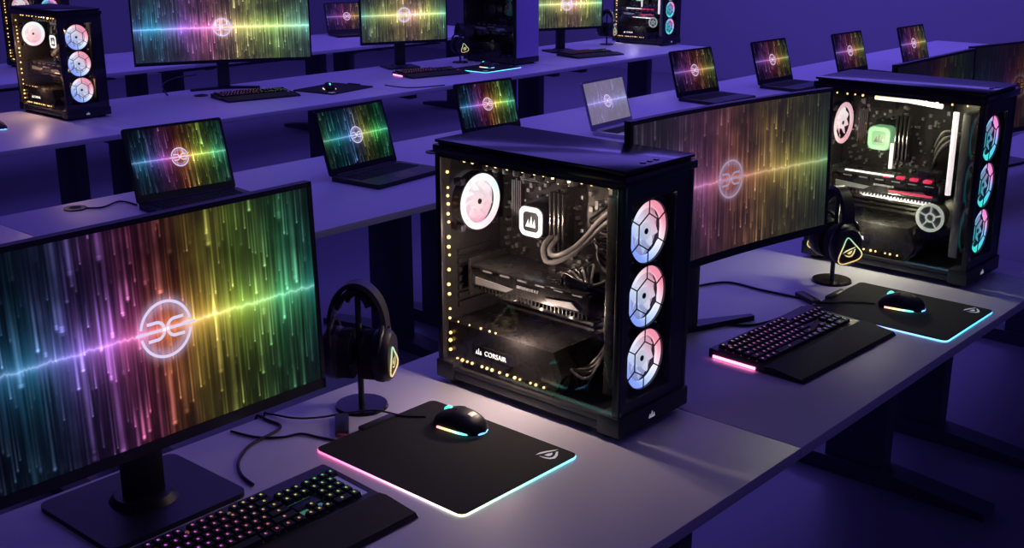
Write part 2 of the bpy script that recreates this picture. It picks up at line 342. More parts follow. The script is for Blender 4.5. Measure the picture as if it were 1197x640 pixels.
w.node_tree.nodes['Background'].inputs[0].default_value = (0.17, 0.12, 0.58, 1); w.node_tree.nodes['Background'].inputs[1].default_value = 0.19

# ------------------------------------------------------------------ desks
def make_desk(L, Dp, label, inset=0.15):
    t = thing('desk', label, 'desk')
    bm = BM(); box(bm, -L/2+0.001, L/2-0.001, -Dp/2, Dp/2, DZ-0.025, DZ, 0.002); obj('tabletop', bm, MDESK, t)
    for s in (-1, 1):
        x = s*(L/2-inset)
        bm = BM(); box(bm, x-0.035, x+0.035, -0.06, 0.14, 0.045, DZ-0.06, 0.008); obj('leg', bm, MLEG, t)
        bm = BM()
        prism(bm, [(-0.42, 0), (0.42, 0), (0.42, 0.025), (0.16, 0.055), (-0.10, 0.055), (-0.42, 0.025)], lambda a, b: (x-0.045, a+0.03, b), lambda a, b: (x+0.045, a+0.03, b))
        obj('foot', bm, MLEG, t)
        bm = BM(); box(bm, x-0.03, x+0.03, -Dp/2+0.06, Dp/2-0.06, DZ-0.06, DZ-0.025, 0.003); obj('support_bracket', bm, MLEG, t)
    bm = BM(); box(bm, -L/2+0.20, L/2-0.20, 0.03, 0.07, DZ-0.065, DZ-0.03, 0.003); obj('crossbeam', bm, MLEG, t)
    bm = BM(); box(bm, -L/2+0.25, L/2-0.25, 0.14, 0.30, DZ-0.14, DZ-0.132, 0.002); obj('cable_tray', bm, MLEG, t)
    return t
d1 = make_desk(1.6, 0.91, 'light grey desk under the big left monitor and headset, nearest the camera', 0.22)
YR1 = 0.975+0.455
d1.location = (1.14, YR1, 0)
dup(d1, (2.74, YR1, 0), 0, 'light grey desk under the curved monitor and right-hand lit tower')
dup(d1, (4.34, YR1, 0), 0, 'grey desk behind the right-hand tower, under the two dim monitors')
dup(d1, (5.94, YR1, 0), 0, 'grey desk farthest right in the nearest row')
d2 = make_desk(1.6, 0.98, 'light grey desk in the laptop row, at its left end, behind the big monitor')
Y2 = 2.97+0.49
d2.location = (0.9, Y2, 0)
names2 = ['grey laptop desk carrying the leftmost laptop and the next one', 'grey laptop desk with the small laptop behind the middle tower and the silver one',
          'grey laptop desk seen above the curved monitor', 'grey laptop desk under the second laptop from the right', 'grey laptop desk at the far right end, past the farthest laptop']
for i, nme in enumerate(names2): dup(d2, (2.5+1.6*i, Y2, 0), 0, nme)
d3 = make_desk(1.65, 1.03, 'grey desk of the third row under the far left lit tower')
Y3 = 5.08+0.515
d3.location = (2.225, Y3, 0)
for i, nme in enumerate(['grey third-row desk under the wide monitor', 'grey third-row desk under the middle monitor and its red-lit keyboard', 'grey third-row desk at its right end under the far white-tubed tower']):
    dup(d3, (2.225+1.65*(i+1), Y3, 0), 0, nme)
Y4 = 7.15+0.515
for i, nme in enumerate(['grey desk at the left of the farthest row', 'grey farthest-row desk behind the wide monitor', 'grey farthest-row desk between the wide monitor and the middle monitor', 'grey farthest-row desk under the small back laptop']):
    dup(d3, (2.2+1.65*i, Y4, 0), 0, nme)

# ------------------------------------------------------------------ emblem and screens
def emblem_bm(r, cz, y):
    bm = BM()
    def ribbon(pts, t=0.10):
        P = [Vector((a, b)) for a, b in pts]; n = len(P); rows = []
        for i in range(n):
            d = (P[min(i+1, n-1)]-P[max(i-1, 0)]).normalized(); nn = Vector((-d.y, d.x))*t/2
            rows.append([bm.verts.new((q.x*r, y, cz+q.y*r)) for q in (P[i]+nn, P[i]-nn)])
        for i in range(n-1): bm.faces.new([rows[i][0], rows[i][1], rows[i+1][1], rows[i+1][0]])
    def ark(cx, rad, a0, a1, n, sx=1): return [(sx*(cx+rad*math.cos(R(a0+(a1-a0)*k/n))), rad*math.sin(R(a0+(a1-a0)*k/n))) for k in range(n+1)]
    ribbon(ark(0, 0.95, 10, 170, 26)); ribbon(ark(0, 0.95, 190, 350, 26))
    # two facing rounded e-like bowls joined by one long bar
    e = [(0.70, 0.30)]+ark(0.36, 0.30, 80, 280, 18)+[(0.70, -0.30)]
    ribbon(e, 0.11); ribbon([(-a, b) for a, b in e], 0.11)
    ribbon([(-1.14, 0.0), (-0.02, 0.0)], 0.10); ribbon([(0.02, 0.0), (1.14, 0.0)], 0.10)
    return bm
def screen_bm(x0, x1, z0, z1, y, cf=lambda x: 0.0, n=1):
    bm = BM(); uvl = bm.loops.layers.uv.new('UVMap'); P = []
    for i in range(n+1):
        x = x0+(x1-x0)*i/n; P.append((bm.verts.new((x, y+cf(x), z0)), bm.verts.new((x, y+cf(x), z1)), i/n))
    for i in range(n):
        a, b = P[i], P[i+1]; f = bm.faces.new([a[0], b[0], b[1], a[1]])
        for l, q in zip(f.loops, ((a[2], 0), (b[2], 0), (b[2], 1), (a[2], 1))): l[uvl].uv = q
    return bm
S_MAIN = screen_mat('screen_falling_rainbow', 0.80, 1.78, 0.0, bgk=0.38)
S_WIDE = screen_mat('screen_falling_rainbow_wide', 0.42, 2.25, 5.0, haze=0.03, bgk=1.2, cen=1.2, stops=[(0, (0.10, 0.10, 0.16)), (0.2, (0.28, 0.16, 0.36)), (0.38, (0.52, 0.14, 0.34)), (0.52, (0.65, 0.20, 0.14)), (0.7, (0.60, 0.36, 0.08)), (0.88, (0.48, 0.50, 0.10)), (1, (0.25, 0.55, 0.2))])
S_WIDE2 = screen_mat('screen_falling_rainbow_far_wide', 0.85, 2.5, 11.0, haze=0.02, bgk=0.9, cen=1.5, stops=[(0, (0.05, 0.16, 0.4)), (0.12, (0.04, 0.35, 0.6)), (0.28, (0.35, 0.15, 0.7)), (0.42, (0.75, 0.2, 0.45)), (0.6, (0.7, 0.6, 0.2)), (0.8, (0.5, 0.8, 0.2)), (1, (0.2, 0.6, 0.5))])
S_FAR = screen_mat('screen_falling_rainbow_far', 0.85, 1.78, 17.0, haze=0.02, bgk=0.9, cen=1.6, stops=[(0, (0.08, 0.30, 0.2)), (0.2, (0.4, 0.5, 0.15)), (0.45, (0.75, 0.6, 0.2)), (0.6, (0.8, 0.45, 0.3)), (0.8, (0.6, 0.7, 0.15)), (1, (0.15, 0.5, 0.3))])
S_DIM = screen_mat('screen_falling_rainbow_dim', 0.08, 1.78, 23.0, haze=0.05, bgk=1.2)
S_LAP = screen_mat('laptop_screen_falling_rainbow', 0.75, 1.78, 31.0, haze=0.0, n1=40)
S_LAPR = screen_mat('laptop_screen_falling_red', 0.6, 1.78, 61.0, haze=0.0, n1=40, stops=[(0, (0.10, 0.06, 0.40)), (0.3, (0.35, 0.08, 0.4)), (0.5, (0.7, 0.15, 0.2)), (0.75, (0.55, 0.35, 0.06)), (1, (0.2, 0.35, 0.1))])
S_LAP2 = screen_mat('laptop_screen_falling_green', 0.65, 1.78, 41.0, n1=40, bgk=0.35, stops=[(0, (0.06, 0.30, 0.12)), (0.2, (0.02, 0.35, 0.40)), (0.45, (0.10, 0.22, 0.6)), (0.6, (0.45, 0.45, 0.1)), (0.8, (0.08, 0.6, 0.1)), (1, (0.02, 0.4, 0.25))])
S_LAP3 = screen_mat('laptop_screen_hazy', 0.65, 1.78, 51.0, haze=0.36, n1=34, bgk=0.3, stops=[(0, (0.12, 0.12, 0.55)), (0.5, (0.25, 0.2, 0.65)), (1, (0.15, 0.25, 0.5))])

def make_monitor(label, w, h, bottom, smat, curve=None, tilt=R(3), base='plate', embr=0.125, bs=0.24, neck_y=0.10, emb=None):
    t = thing('monitor', label, 'monitor')
    cf = (lambda x: -(x*x)/(2*curve)) if curve else (lambda x: 0.0)
    n = 24 if curve else 1
    cz = bottom+h/2
    T = Matrix.Translation((0, 0, cz)) @ Matrix.Rotation(-tilt, 4, 'X') @ Matrix.Translation((0, 0, -cz))
    def head(nm, bm, m, par, **k): xf(bm, T); return obj(nm, bm, m, par, **k)
    bm = BM(); slab(bm, -w/2, w/2, bottom, bottom+h, 0.0, 0.016, cf, n)
    slab(bm, -w*0.36, w*0.36, bottom+h*0.12, bottom+h*0.88, 0.016, 0.045, cf, max(1, n//2))
    head('casing', bm, MBLK, t)
    bm = BM(); b = 0.009
    slab(bm, -w/2, w/2, bottom, bottom+0.019, -0.003, 0.0, cf, n); slab(bm, -w/2, w/2, bottom+h-b, bottom+h, -0.003, 0.0, cf, n)
    slab(bm, -w/2, -w/2+b, bottom, bottom+h, -0.003, 0.0, cf, 1); slab(bm, w/2-b, w/2, bottom, bottom+h, -0.003, 0.0, cf, 1)
    head('bezel', bm, MBLK2, t)
    s = head('screen', screen_bm(-w/2+b, w/2-b, bottom+0.019, bottom+h-b, -0.0012, cf, n), smat, t, smooth=False, uv=True)
    head('emblem', emblem_bm(h*embr, cz+0.005, -0.0022), emb or EMB, s, smooth=False)
    bm = BM(); ny = neck_y
    box(bm, -0.035, 0.035, ny-0.02, ny+0.015, 0.012, cz+0.03, 0.006); box(bm, -0.05, 0.05, 0.04, ny, cz-0.05, cz+0.05, 0.005)
    obj('neck', bm, MBLK, t)
    bm = BM()
    if base == 'plate':
        prism(bm, rrect(bs*1.15, bs, 0.02), lambda a, b: (a, b+ny-0.0, 0.0), lambda a, b: (a, b+ny-0.0, 0.010))
        obj('base', bm, MBLK, t)
        bm = BM(); cyl(bm, (0, ny, 0.010), (0, ny, 0.022), 0.06, 0.05, 32); obj('swivel_collar', bm, MBLK, t)
    else:
        for sx in (-1, 1):
            prism(bm, [(0, -0.018), (0.20, -0.07), (0.205, -0.055), (0.02, 0.03), (0, 0.03)], lambda a, b: (sx*a, b+ny, 0.0), lambda a, b: (sx*a, b+ny, 0.014))
        prism(bm, [(-0.03, 0), (0.03, 0), (0.02, 0.10), (-0.02, 0.10)], lambda a, b: (a, b+ny, 0.0), lambda a, b: (a, b+ny, 0.012))
        obj('base', bm, MBLK, t)
    return t
m1 = make_monitor('large flat monitor with bright rainbow streaks at the lower left, nearest the camera', 0.64, 0.390, 0.156, S_MAIN, tilt=R(2), neck_y=0.12)
m1.location = (0.961, 1.618, DZ); m1.rotation_euler = (0, 0, R(1))
m2 = make_monitor('curved wide monitor with brownish streaks, between the two big lit towers', 0.745, 0.366, 0.222, S_WIDE, curve=3.0, tilt=R(2), base='vee', neck_y=0.12, emb=EMBS)
m2.location = (2.335, 1.407, DZ); m2.rotation_euler = (0, 0, R(-6))
m6 = make_monitor('dim monitor just behind the right-hand tower, left of its pair', 0.70, 0.37, 0.14, S_DIM, tilt=R(2), embr=0.1, emb=MMET)
m6.location = (4.22, 1.70, DZ); m6.rotation_euler = (0, 0, 0)
m7 = dup(m6, (4.96, 1.66, DZ), R(-12), 'dim monitor cut by the right edge of the photo')

# ------------------------------------------------------------------ fans and towers
def make_fan(parent, loc, glow, blade, backing=None, rim=True):
    bm = BM(); annulus(bm, (0, 0, 0), 0.0622, 0.0648, -0.0125, 0.0125, 48)
    for a in (45, 135, 225, 315):
        c, s = math.cos(R(a)), math.sin(R(a)); box(bm, c*0.072-0.008, c*0.072+0.008, -0.012, 0.012, s*0.072-0.008, s*0.072+0.008, 0.003)
    f = obj('fan', bm, MBLK, parent, loc)
    bm = BM(); annulus(bm, (0, 0, 0), 0.048, 0.0620, -0.0135, -0.008, 48); obj('light_ring', bm, glow, f)
    bm = BM(); nb = 9
    for k in range(nb):
        a0 = 2*PI*k/nb; rows = []
        for j in range(6):
            r = 0.017+0.030*j/5; sw = 0.45*j/5
            pr = []
            for i in range(4):
                u = i/3; a = a0+sw+u*0.56
                pr.append(bm.verts.new((math.cos(a)*r, -0.006+0.012*u, math.sin(a)*r)))
            rows.append(pr)
        for j in range(5):
            for i in range(3): bm.faces.new([rows[j][i], rows[j][i+1], rows[j+1][i+1], rows[j+1][i]])
    obj('blade_wheel', bm, blade, f)
    bm = BM(); cyl(bm, (0, -0.010, 0), (0, 0.010, 0), 0.018, seg=28); obj('hub', bm, blade, f)
    bm = BM(); cyl(bm, (0, -0.0115, 0), (0, -0.0105, 0), 0.006, seg=24); obj('hub_cap', bm, MMET, f)
    if backing:
        bm = BM(); cyl(bm, (0, 0.0085, 0), (0, 0.0105, 0), 0.061, seg=40); obj('glow_backing', bm, backing, f)  # added glowing disc that fills the dark gaps between the blades
    if rim:
        bm = BM(); hexp = [(math.cos(R(60*k+30))*0.037, -0.0165, math.sin(R(60*k+30))*0.037) for k in range(6)]
        for k in range(6):
            a, b = Vector(hexp[k]), Vector(hexp[(k+1) % 6]); cyl(bm, a, b, 0.0014, seg=6)
            c = math.cos(R(60*k+30)); s = math.sin(R(60*k+30)); cyl(bm, a, (c*0.064, -0.0165, s*0.064), 0.0014, seg=6)
        annulus(bm, (0, 0, 0), 0.0625, 0.065, -0.018, -0.013, 48)
        obj('grille', bm, MBLK, f)
    return f
TM = Matrix(((0, 0, -1, 0), (-1, 0, 0, 0), (0, 1, 0, 0), (0, 0, 0, 1)))
def make_tower(label, variant):
    t = thing('computer_tower', label, 'computer tower')
    w, d, h = 0.1175, 0.25, 0.55
    bm = BM(); box(bm, -w, w, -d, d, 0.014, 0.034, 0.004); box(bm, -w-0.004, w+0.004, -d-0.006, -d+0.05, 0.010, 0.052, 0.004); box(bm, -w-0.004, w+0.004, d-0.05, d+0.004, 0.010, 0.052, 0.004)
    obj('base', bm, MBLK, t)
    for sx in (-1, 1):
        for sy in (-1, 1):
            bm = BM(); cyl(bm, (sx*0.09, sy*0.215, 0), (sx*0.09, sy*0.215, 0.012), 0.018, 0.014, 20); obj('foot', bm, MRUB, t)
    bm = BM(); box(bm, -w-0.003, w+0.003, -d-0.006, d+0.004, 0.518, 0.536, 0.003); box(bm, -w+0.006, w-0.006, -d+0.006, d-0.006, 0.536, 0.540); box(bm, -w, w, -d, d, 0.540, 0.547, 0.002)
    obj('top_panel', bm, MBLK2, t)
    bm = BM()
    for i in range(3): cyl(bm, (-0.03+0.022*i, -d+0.022, 0.5465), (-0.03+0.022*i, -d+0.022, 0.5490), 0.006, seg=14)
    obj('power_button', bm, MGREY, t)
    bm = BM()
    for sx in (-1, 1):
        for sy in (-1, 1): box(bm, sx*(w-0.006)-0.006, sx*(w-0.006)+0.006, sy*(d-0.008)-0.008, sy*(d-0.008)+0.008, 0.03, 0.52, 0.002)
    box(bm, -0.1175, -0.106, -d+0.01, d-0.01, 0.034, 0.042); box(bm, -0.1175, -0.106, -d+0.01, d-0.01, 0.51, 0.52)
    box(bm, -0.107, 0.107, -d+0.002, -d+0.014, 0.036, 0.075); box(bm, -0.107, 0.107, -d+0.002, -d+0.014, 0.48, 0.52)
    box(bm, 0.06, 0.107, -d+0.002, -d+0.014, 0.075, 0.48); box(bm, -0.107, -0.088, -d+0.002, -d+0.014, 0.075, 0.48)
    obj('frame', bm, MBLK, t)
    bm = BM(); box(bm, w-0.004, w, -d+0.016, d-0.016, 0.034, 0.52, 0.001); obj('side_panel', bm, MBLK, t)
    bm = BM(); box(bm, -0.106, 0.106, d-0.006, d-0.001, 0.034, 0.52)
    for k in range(7): box(bm, -0.06, 0.05, d-0.012, d-0.006, 0.16+0.02*k, 0.172+0.02*k)
    obj('rear_panel', bm, MMET, t)
    bm = BM(); box(bm, 0.078, 0.082, -0.20, d-0.008, 0.034, 0.515)
    for k in range(5): box(bm, 0.074, 0.078, -0.175, -0.10, 0.16+0.06*k, 0.195+0.06*k, 0.001)
    obj('motherboard_tray', bm, MMET, t)
    bm = BM(); box(bm, -w, -w+0.0035, -d+0.004, d-0.004, 0.042, 0.512); obj('side_glass', bm, GLASS, t, smooth=False)
    if variant == 'C':
        bm = BM(); box(bm, -w+0.002, w-0.002, -d-0.008, -d-0.001, 0.050, 0.520, 0.004); obj('front_panel', bm, MFRONT, t)
    else:
        bm = BM(); box(bm, -w+0.004, w-0.004, -d-0.005, -d-0.0015, 0.055, 0.515); obj('front_glass', bm, GLASSF, t, smooth=False)
        for z in (0.147, 0.279, 0.411):
            make_fan(t, (-0.018, -0.222, z), FANA if variant == 'A' else FANB, FANBL if variant == 'A' else FANBLB, FANBK if variant == 'A' else FANBKB)
    if variant != 'C': make_fan(t, (-0.020 if variant == 'A' else 0.004, 0.222, 0.40), FANR if variant == 'A' else FANP, FANRB, FANRB if variant == 'A' else None, rim=False)
    bm = BM(); box(bm, -0.072, 0.048, -0.202, -0.176, 0.07, 0.48, 0.003)
    for k in range(26): box(bm, -0.066, 0.042, -0.176, -0.174, 0.085+0.015*k, 0.092+0.015*k)
    obj('radiator', bm, MSHR if variant != 'B' else MGREY, t)
    bm = BM(); box(bm, 0.072, 0.078, -0.09, 0.225, 0.165, 0.475)
    mb = obj('motherboard', bm, MPCB, t)
    bm = BM()
    for k in range(5): box(bm, 0.058, 0.072, 0.160+0.006*k, 0.163+0.006*k, 0.33, 0.44)
    for k in range(8): box(bm, 0.045, 0.072, 0.07, 0.15, 0.448+0.0036*k, 0.450+0.0036*k)
    box(bm, 0.05, 0.072, 0.02, 0.14, 0.175, 0.205, 0.004); box(bm, 0.055, 0.072, -0.07, 0.0, 0.18, 0.24, 0.004)
    obj('heatsink', bm, MHEAT, mb)
    bm = BM()
    rnd = random.Random(3)
    for k in range(150):
        y = rnd.uniform(-0.085, 0.22); z = rnd.uniform(0.17, 0.47); a = rnd.uniform(0.0015, 0.005)
        box(bm, 0.062, 0.072, y-a, y+a, z-a*rnd.uniform(0.4, 1.5), z+a)
    obj('small_components', bm, MGREY, mb)
    for k in range(4):
        bm = BM(); box(bm, 0.035, 0.072, 0.018+0.012*k, 0.024+0.012*k, 0.30, 0.435, 0.001); r = obj('memory_stick', bm, MHEAT, mb)
    cy_, cz_ = 0.106, 0.362
    bm = BM(); prism(bm, rrect(0.07, 0.07, 0.018), lambda a, b: (0.072, cy_+a, cz_+b), lambda a, b: (0.030, cy_+a, cz_+b)); cb = obj('cooling_block', bm, GREEND if variant == 'B' else MBLK, t)
    bm = BM()
    outer = rrect(0.066, 0.066, 0.018); inner = rrect(0.044, 0.044, 0.010)
    A = [bm.verts.new((0.0292, cy_+a, cz_+b)) for a, b in outer]; B = [bm.verts.new((0.0292, cy_+a, cz_+b)) for a, b in inner]
    for i in range(len(A)): bm.faces.new([A[i], A[(i+1) % len(A)], B[(i+1) % len(A)], B[i]])
    GM = {'A': WHITEG, 'B': GREENG, 'C': MSHR}[variant]
    obj('light_frame', bm, GM, cb, smooth=False)
    bm = BM()
    for dy, hh in ((0.010, 0.018), (0.001, 0.026), (-0.008, 0.020)):
        bm.faces.new([bm.verts.new((0.0291, cy_+dy+a, cz_+b)) for a, b in ((0.005, -0.012), (-0.0055, -0.012), (-0.003, hh-0.012), (0.001, hh*0.5-0.012))])
    obj('lit_mark', bm, WHITEG if variant == 'A' else MSHR, cb, smooth=False)
    # graphics card
    bm = BM(); box(bm, -0.055, 0.07, -0.125, 0.205, 0.218, 0.262, 0.005); box(bm, -0.060, 0.06, -0.12, 0.20, 0.262, 0.267, 0.001); box(bm, -0.06, 0.08, 0.205, 0.21, 0.195, 0.28)
    for k in range(30): box(bm, -0.050, 0.06, -0.115+0.0105*k, -0.1125+0.0105*k, 0.206, 0.218)
    g = obj('graphics_card', bm, MSHR, t)
    bm = BM(); prism(bm, [(0.19, 0.224), (0.10, 0.224), (0.08, 0.234), (0.19, 0.240)], lambda a, b: (-0.0585, a, b), lambda a, b: (-0.055, a, b))
    prism(bm, [(-0.02, 0.226), (-0.10, 0.226), (-0.08, 0.240), (-0.01, 0.234)], lambda a, b: (-0.0585, a, b), lambda a, b: (-0.055, a, b))
    for k in range(6): box(bm, -0.061, -0.058, -0.11+0.05*k, -0.085+0.05*k, 0.2575, 0.2605)
    for k in range(9): box(bm, -0.0585, -0.055, 0.065-0.007*k, 0.0695-0.007*k, 0.240, 0.2455)
    obj('side_trim', bm, MSILV, g)
    for yy in (-0.07, 0.03, 0.13):
        bm = BM(); cyl(bm, (0.005, yy, 0.196), (0.005, yy, 0.206), 0.043, seg=28); obj('card_fan', bm, MSHR, g)
    bm = BM(); box(bm, -0.045, 0.0, -0.11, -0.05, 0.267, 0.30, 0.004)
    for k in range(6): box(bm, -0.047, -0.045, -0.106+0.009*k, -0.101+0.009*k, 0.270, 0.297)
    obj('bridge_block', bm, MHEAT, g)
    bm = BM()
    for k in range(4): box(bm, 0.045, 0.072, -0.06, 0.19, 0.145+0.013*k, 0.151+0.013*k)
    obj('expansion_slots', bm, MSHR, mb)
    # shroud
    bm = BM(); prism(bm, [(0.24, 0.035), (-0.06, 0.035), (-0.085, 0.085), (-0.06, 0.135), (0.24, 0.135)], lambda a, b: (-0.090, a, b), lambda a, b: (0.076, a, b)); sh = obj('power_supply_shroud', bm, MSHR, t)
    bm = BM(); box(bm, -0.0925, -0.090, 0.050, 0.170, 0.071, 0.099, 0.001); obj('name_plate', bm, MBLK2, sh)
    if variant != 'C':
        tb = text_bm('CORSAIR', 0.0155, 0.0004); xf(tb, Matrix.Translation((-0.0931, 0.100, 0.085)) @ TM); obj('lettering', tb, TXT, sh, smooth=False)
        bm = BM()
        for a, hh in ((0.146, 0.009), (0.152, 0.014), (0.158, 0.009)): prism(bm, [(a, 0.079), (a-0.005, 0.079), (a-0.003, 0.079+hh)], lambda p, q: (-0.0934, p, q), lambda p, q: (-0.0924, p, q))
        obj('sail_mark', bm, TXT, sh, smooth=False)
        bm = BM()
        for dx, hh in ((-0.007, 0.009), (0.0, 0.014), (0.007, 0.009)): prism(bm, [(dx-0.003, 0.026), (dx+0.0035, 0.026), (dx+0.001, 0.026+hh)], lambda p, q: (p-0.01, -d-0.0072, q-0.003), lambda p, q: (p-0.01, -d-0.0060, q-0.003))
        obj('front_mark', bm, EMBD, t, smooth=False)
        rj = random.Random(11)
        bm = BM(); z = 0.07
        while z < 0.49:
            sphere(bm, (-0.095, 0.234+rj.uniform(-0.002, 0.002), z), rj.uniform(0.0028, 0.0046), u=8, v=6); z += rj.choice((0.018, 0.022, 0.034))
        obj('led_strip', bm, LEDW, t)
        bm = BM(); y = 0.215
        while y > -0.05:
            sphere(bm, (-0.0925, y, 0.052), rj.uniform(0.0026, 0.0042), u=8, v=6); y -= rj.choice((0.015, 0.022, 0.030))
        obj('led_strip', bm, LEDD, sh)
        if variant == 'A':
            bm = BM(); y = 0.215
            while y > 0.10:
                sphere(bm, (-0.088, y, 0.138), rj.uniform(0.0018, 0.0030), u=8, v=6); y -= rj.choice((0.018, 0.026, 0.034))
            obj('led_strip', bm, LEDD, sh)
        bm = BM(); y = -0.19
        while y < 0.22:
            sphere(bm, (-0.085, y, 0.502), rj.uniform(0.0026, 0.0042), u=8, v=6); y += rj.choice((0.024, 0.032, 0.042))
        obj('led_strip', bm, LEDD, t)
    if variant == 'A':
        for o_ in (0.0, 0.018):
            bm = BM(); tube(bm, catmull([(0.052, 0.060-o_, 0.340), (0.0, 0.045-o_, 0.322), (-0.035, 0.0-o_, 0.305+o_), (-0.04, -0.07-o_*0.5, 0.34+o_), (-0.02, -0.13, 0.405+o_), (0.0, -0.176, 0.44+o_*1.2)], 8), 0.0055, 10)
            obj('coolant_hose', bm, MTUBE, t)
        for k in range(6):
            bm = BM(); tube(bm, catmull([(-0.04+0.012*k, -0.04, 0.268), (-0.055+0.006*k, -0.06-0.01*k, 0.30+0.004*k), (-0.045, -0.10-0.005*k, 0.285), (0.02, -0.14, 0.24+0.01*k), (0.07, -0.15, 0.25)], 6), 0.0028, 8)
            obj('power_cable', bm, MTUBE if k % 2 else MSHR, t)
        for k in range(8):
            bm = BM(); tube(bm, catmull([(0.07, -0.13, 0.28+0.012*k), (0.0, -0.125+0.006*k, 0.30+0.014*k), (0.02, -0.085, 0.33+0.012*k), (0.070, -0.070, 0.32+0.014*k)], 6), 0.0028, 8)
            obj('power_cable', bm, MTUBE if k % 3 == 0 else MSHR, t)
        for k in range(7):
            bm = BM(); tube(bm, catmull([(0.06, -0.13, 0.20+0.006*k), (0.0-0.01*k, -0.14, 0.17-0.012*k), (-0.05, -0.13+0.010*k, 0.09), (-0.02, -0.10+0.006*k, 0.04)], 6), 0.0034, 8)
            obj('power_cable', bm, MSHR if k % 2 else MTUBE, t)
        bm = BM(); box(bm, 0.0, 0.05, -0.05, 0.215, 0.478, 0.505, 0.004)
        for k in range(9): box(bm, -0.02, 0.0, -0.05+0.03*k, -0.035+0.03*k, 0.47, 0.505, 0.002)
        obj('top_fan_rail', bm, MHEAT, t)
    elif variant == 'B':
        def hard(p, nm='lit_coolant_tube', m=TUBEW, r=0.0075):
            bm = BM(); tube(bm, p, r, 12); obj(nm, bm, m, t)
        hard([(-0.04, -0.145, 0.24), (-0.04, -0.145, 0.35), (-0.04, -0.145, 0.475)], r=0.008)
        hard([(-0.03, 0.10, 0.492), (-0.03, 0.0, 0.492), (-0.03, -0.10, 0.485)], r=0.007)
        hard([(-0.03, 0.12, 0.205), (-0.04, 0.0, 0.205), (-0.04, -0.10, 0.205)], r=0.0055)
        hard([(-0.01, 0.045, 0.36), (-0.01, 0.045, 0.34), (-0.01, 0.045, 0.285)], r=0.0055)
        hard([(-0.061, 0.16, 0.275), (-0.061, 0.05, 0.275), (-0.061, 0.01, 0.275)], r=0.003)
        bm = BM(); cyl(bm, (-0.070, -0.115, 0.175), (-0.02, -0.115, 0.175), 0.036, seg=36); rs = obj('pump_reservoir', bm, MGREY, t)
        bm = BM(); annulus(bm, (0, 0, 0), 0.033, 0.041, -0.003, 0.003, 40); annulus(bm, (0, 0, 0), 0.010, 0.014, -0.003, 0.003, 24)
        for k in range(5):
            a = R(72*k+20); cyl(bm, (math.cos(a)*0.013, 0, math.sin(a)*0.013), (math.cos(a)*0.034, 0, math.sin(a)*0.034), 0.0022, seg=6)
        xf(bm, Matrix.Translation((-0.074, -0.115, 0.175)) @ Matrix.Rotation(PI/2, 4, 'Z')); obj('reservoir_ring', bm, PALEG, rs)
        bm = BM()
        for k in range(4): box(bm, -0.062, -0.045, -0.10+0.04*k, -0.078+0.04*k, 0.268, 0.276, 0.002)
        box(bm, -0.0625, -0.060, -0.11, 0.02, 0.228, 0.233)
        obj('red_light_module', bm, REDG, t)
        for k in range(6):
            bm = BM(); tube(bm, catmull([(0.07, -0.06, 0.30+0.014*k), (0.02, -0.07, 0.30+0.012*k), (0.0, -0.10, 0.36+0.01*k), (0.05, -0.13, 0.40)], 6), 0.0035, 8)
            obj('power_cable', bm, MTUBE if k % 2 else MSHR, t)
    return t
def tower_light(loc, rz, p, col):
    c, s = math.cos(rz), math.sin(rz)
    for lx, ly, lz, k in ((-0.090, -0.09, 0.49, 0.36), (-0.088, 0.14, 0.34, 0.22), (-0.105, 0.03, 0.165, 0.42)):
        point('tower_interior_lamp', (loc[0]+lx*c-ly*s, loc[1]+lx*s+ly*c, loc[2]+lz), p*k, col, 0.008)
T1 = (1.8325, 1.507, DZ)
ta = make_tower('black computer tower with pastel ring fans and warm interior in the middle', 'A')
ta.location = T1
tower_light(T1, 0, 4.4, (1.0, 0.78, 0.60))
tb_ = make_tower('black computer tower with white lit tubes and teal fans beside the curved monitor', 'B')
T2 = (3.275, 1.385, DZ); tb_.location = T2
tower_light(T2, 0, 4.0, (0.92, 0.92, 0.60))
tc_ = make_tower('dark tower with a smooth violet front on the far row beside the middle monitor', 'C')
def far_tower(src, u, v, label, rz=0.0, p=3, col=(1, 0.7, 0.45), first=False):
    x, y = W(u, v); L = (x+0.1175, y+0.25, DZ)
    if first: src.location = L
    else: dup(src, L, rz, label)
    if p: tower_light(L, rz, p, col)
    return L
far_tower(ta, 80, 142, 'lit tower with pink and blue fans on the far row at the upper left', p=3.4, col=(1.0, 0.6, 0.35))
L4_ = far_tower(tc_, 603, 77, '', p=0.25, col=(0.5, 0.5, 1), first=True)
far_tower(tb_, 775, 54, 'small white-tubed tower at the right end of the far row', p=1.8, col=(0.8, 0.75, 1))
dup(tb_, (3.85, 7.75, DZ), 0, 'dim tower on the farthest row, partly hidden by the upper left tower')

# ------------------------------------------------------------------ far monitors
m3 = make_monitor('extra wide monitor with vivid streaks on the third row at the upper left', 1.02, 0.40, 0.165, S_WIDE2, curve=3.0, tilt=R(1), base='vee', embr=0.13, neck_y=0.1)
x, y = W(259, 105); m3.location = (x, y-0.05, DZ); m3.rotation_euler = (0, 0, R(-28))
m4 = make_monitor('flat monitor with yellow-green streaks at the top middle of the photo', 0.62, 0.37, 0.17, S_FAR, tilt=R(1), bs=0.2, embr=0.13)
x, y = W(468, 80); m4.location = (x, y-0.05, DZ); m4.rotation_euler = (0, 0, R(-22))
x, y = W(656, 61)
m5 = dup(m4, (x, y-0.05, DZ), R(-22), 'small far monitor cut by the top edge, between the two far towers')

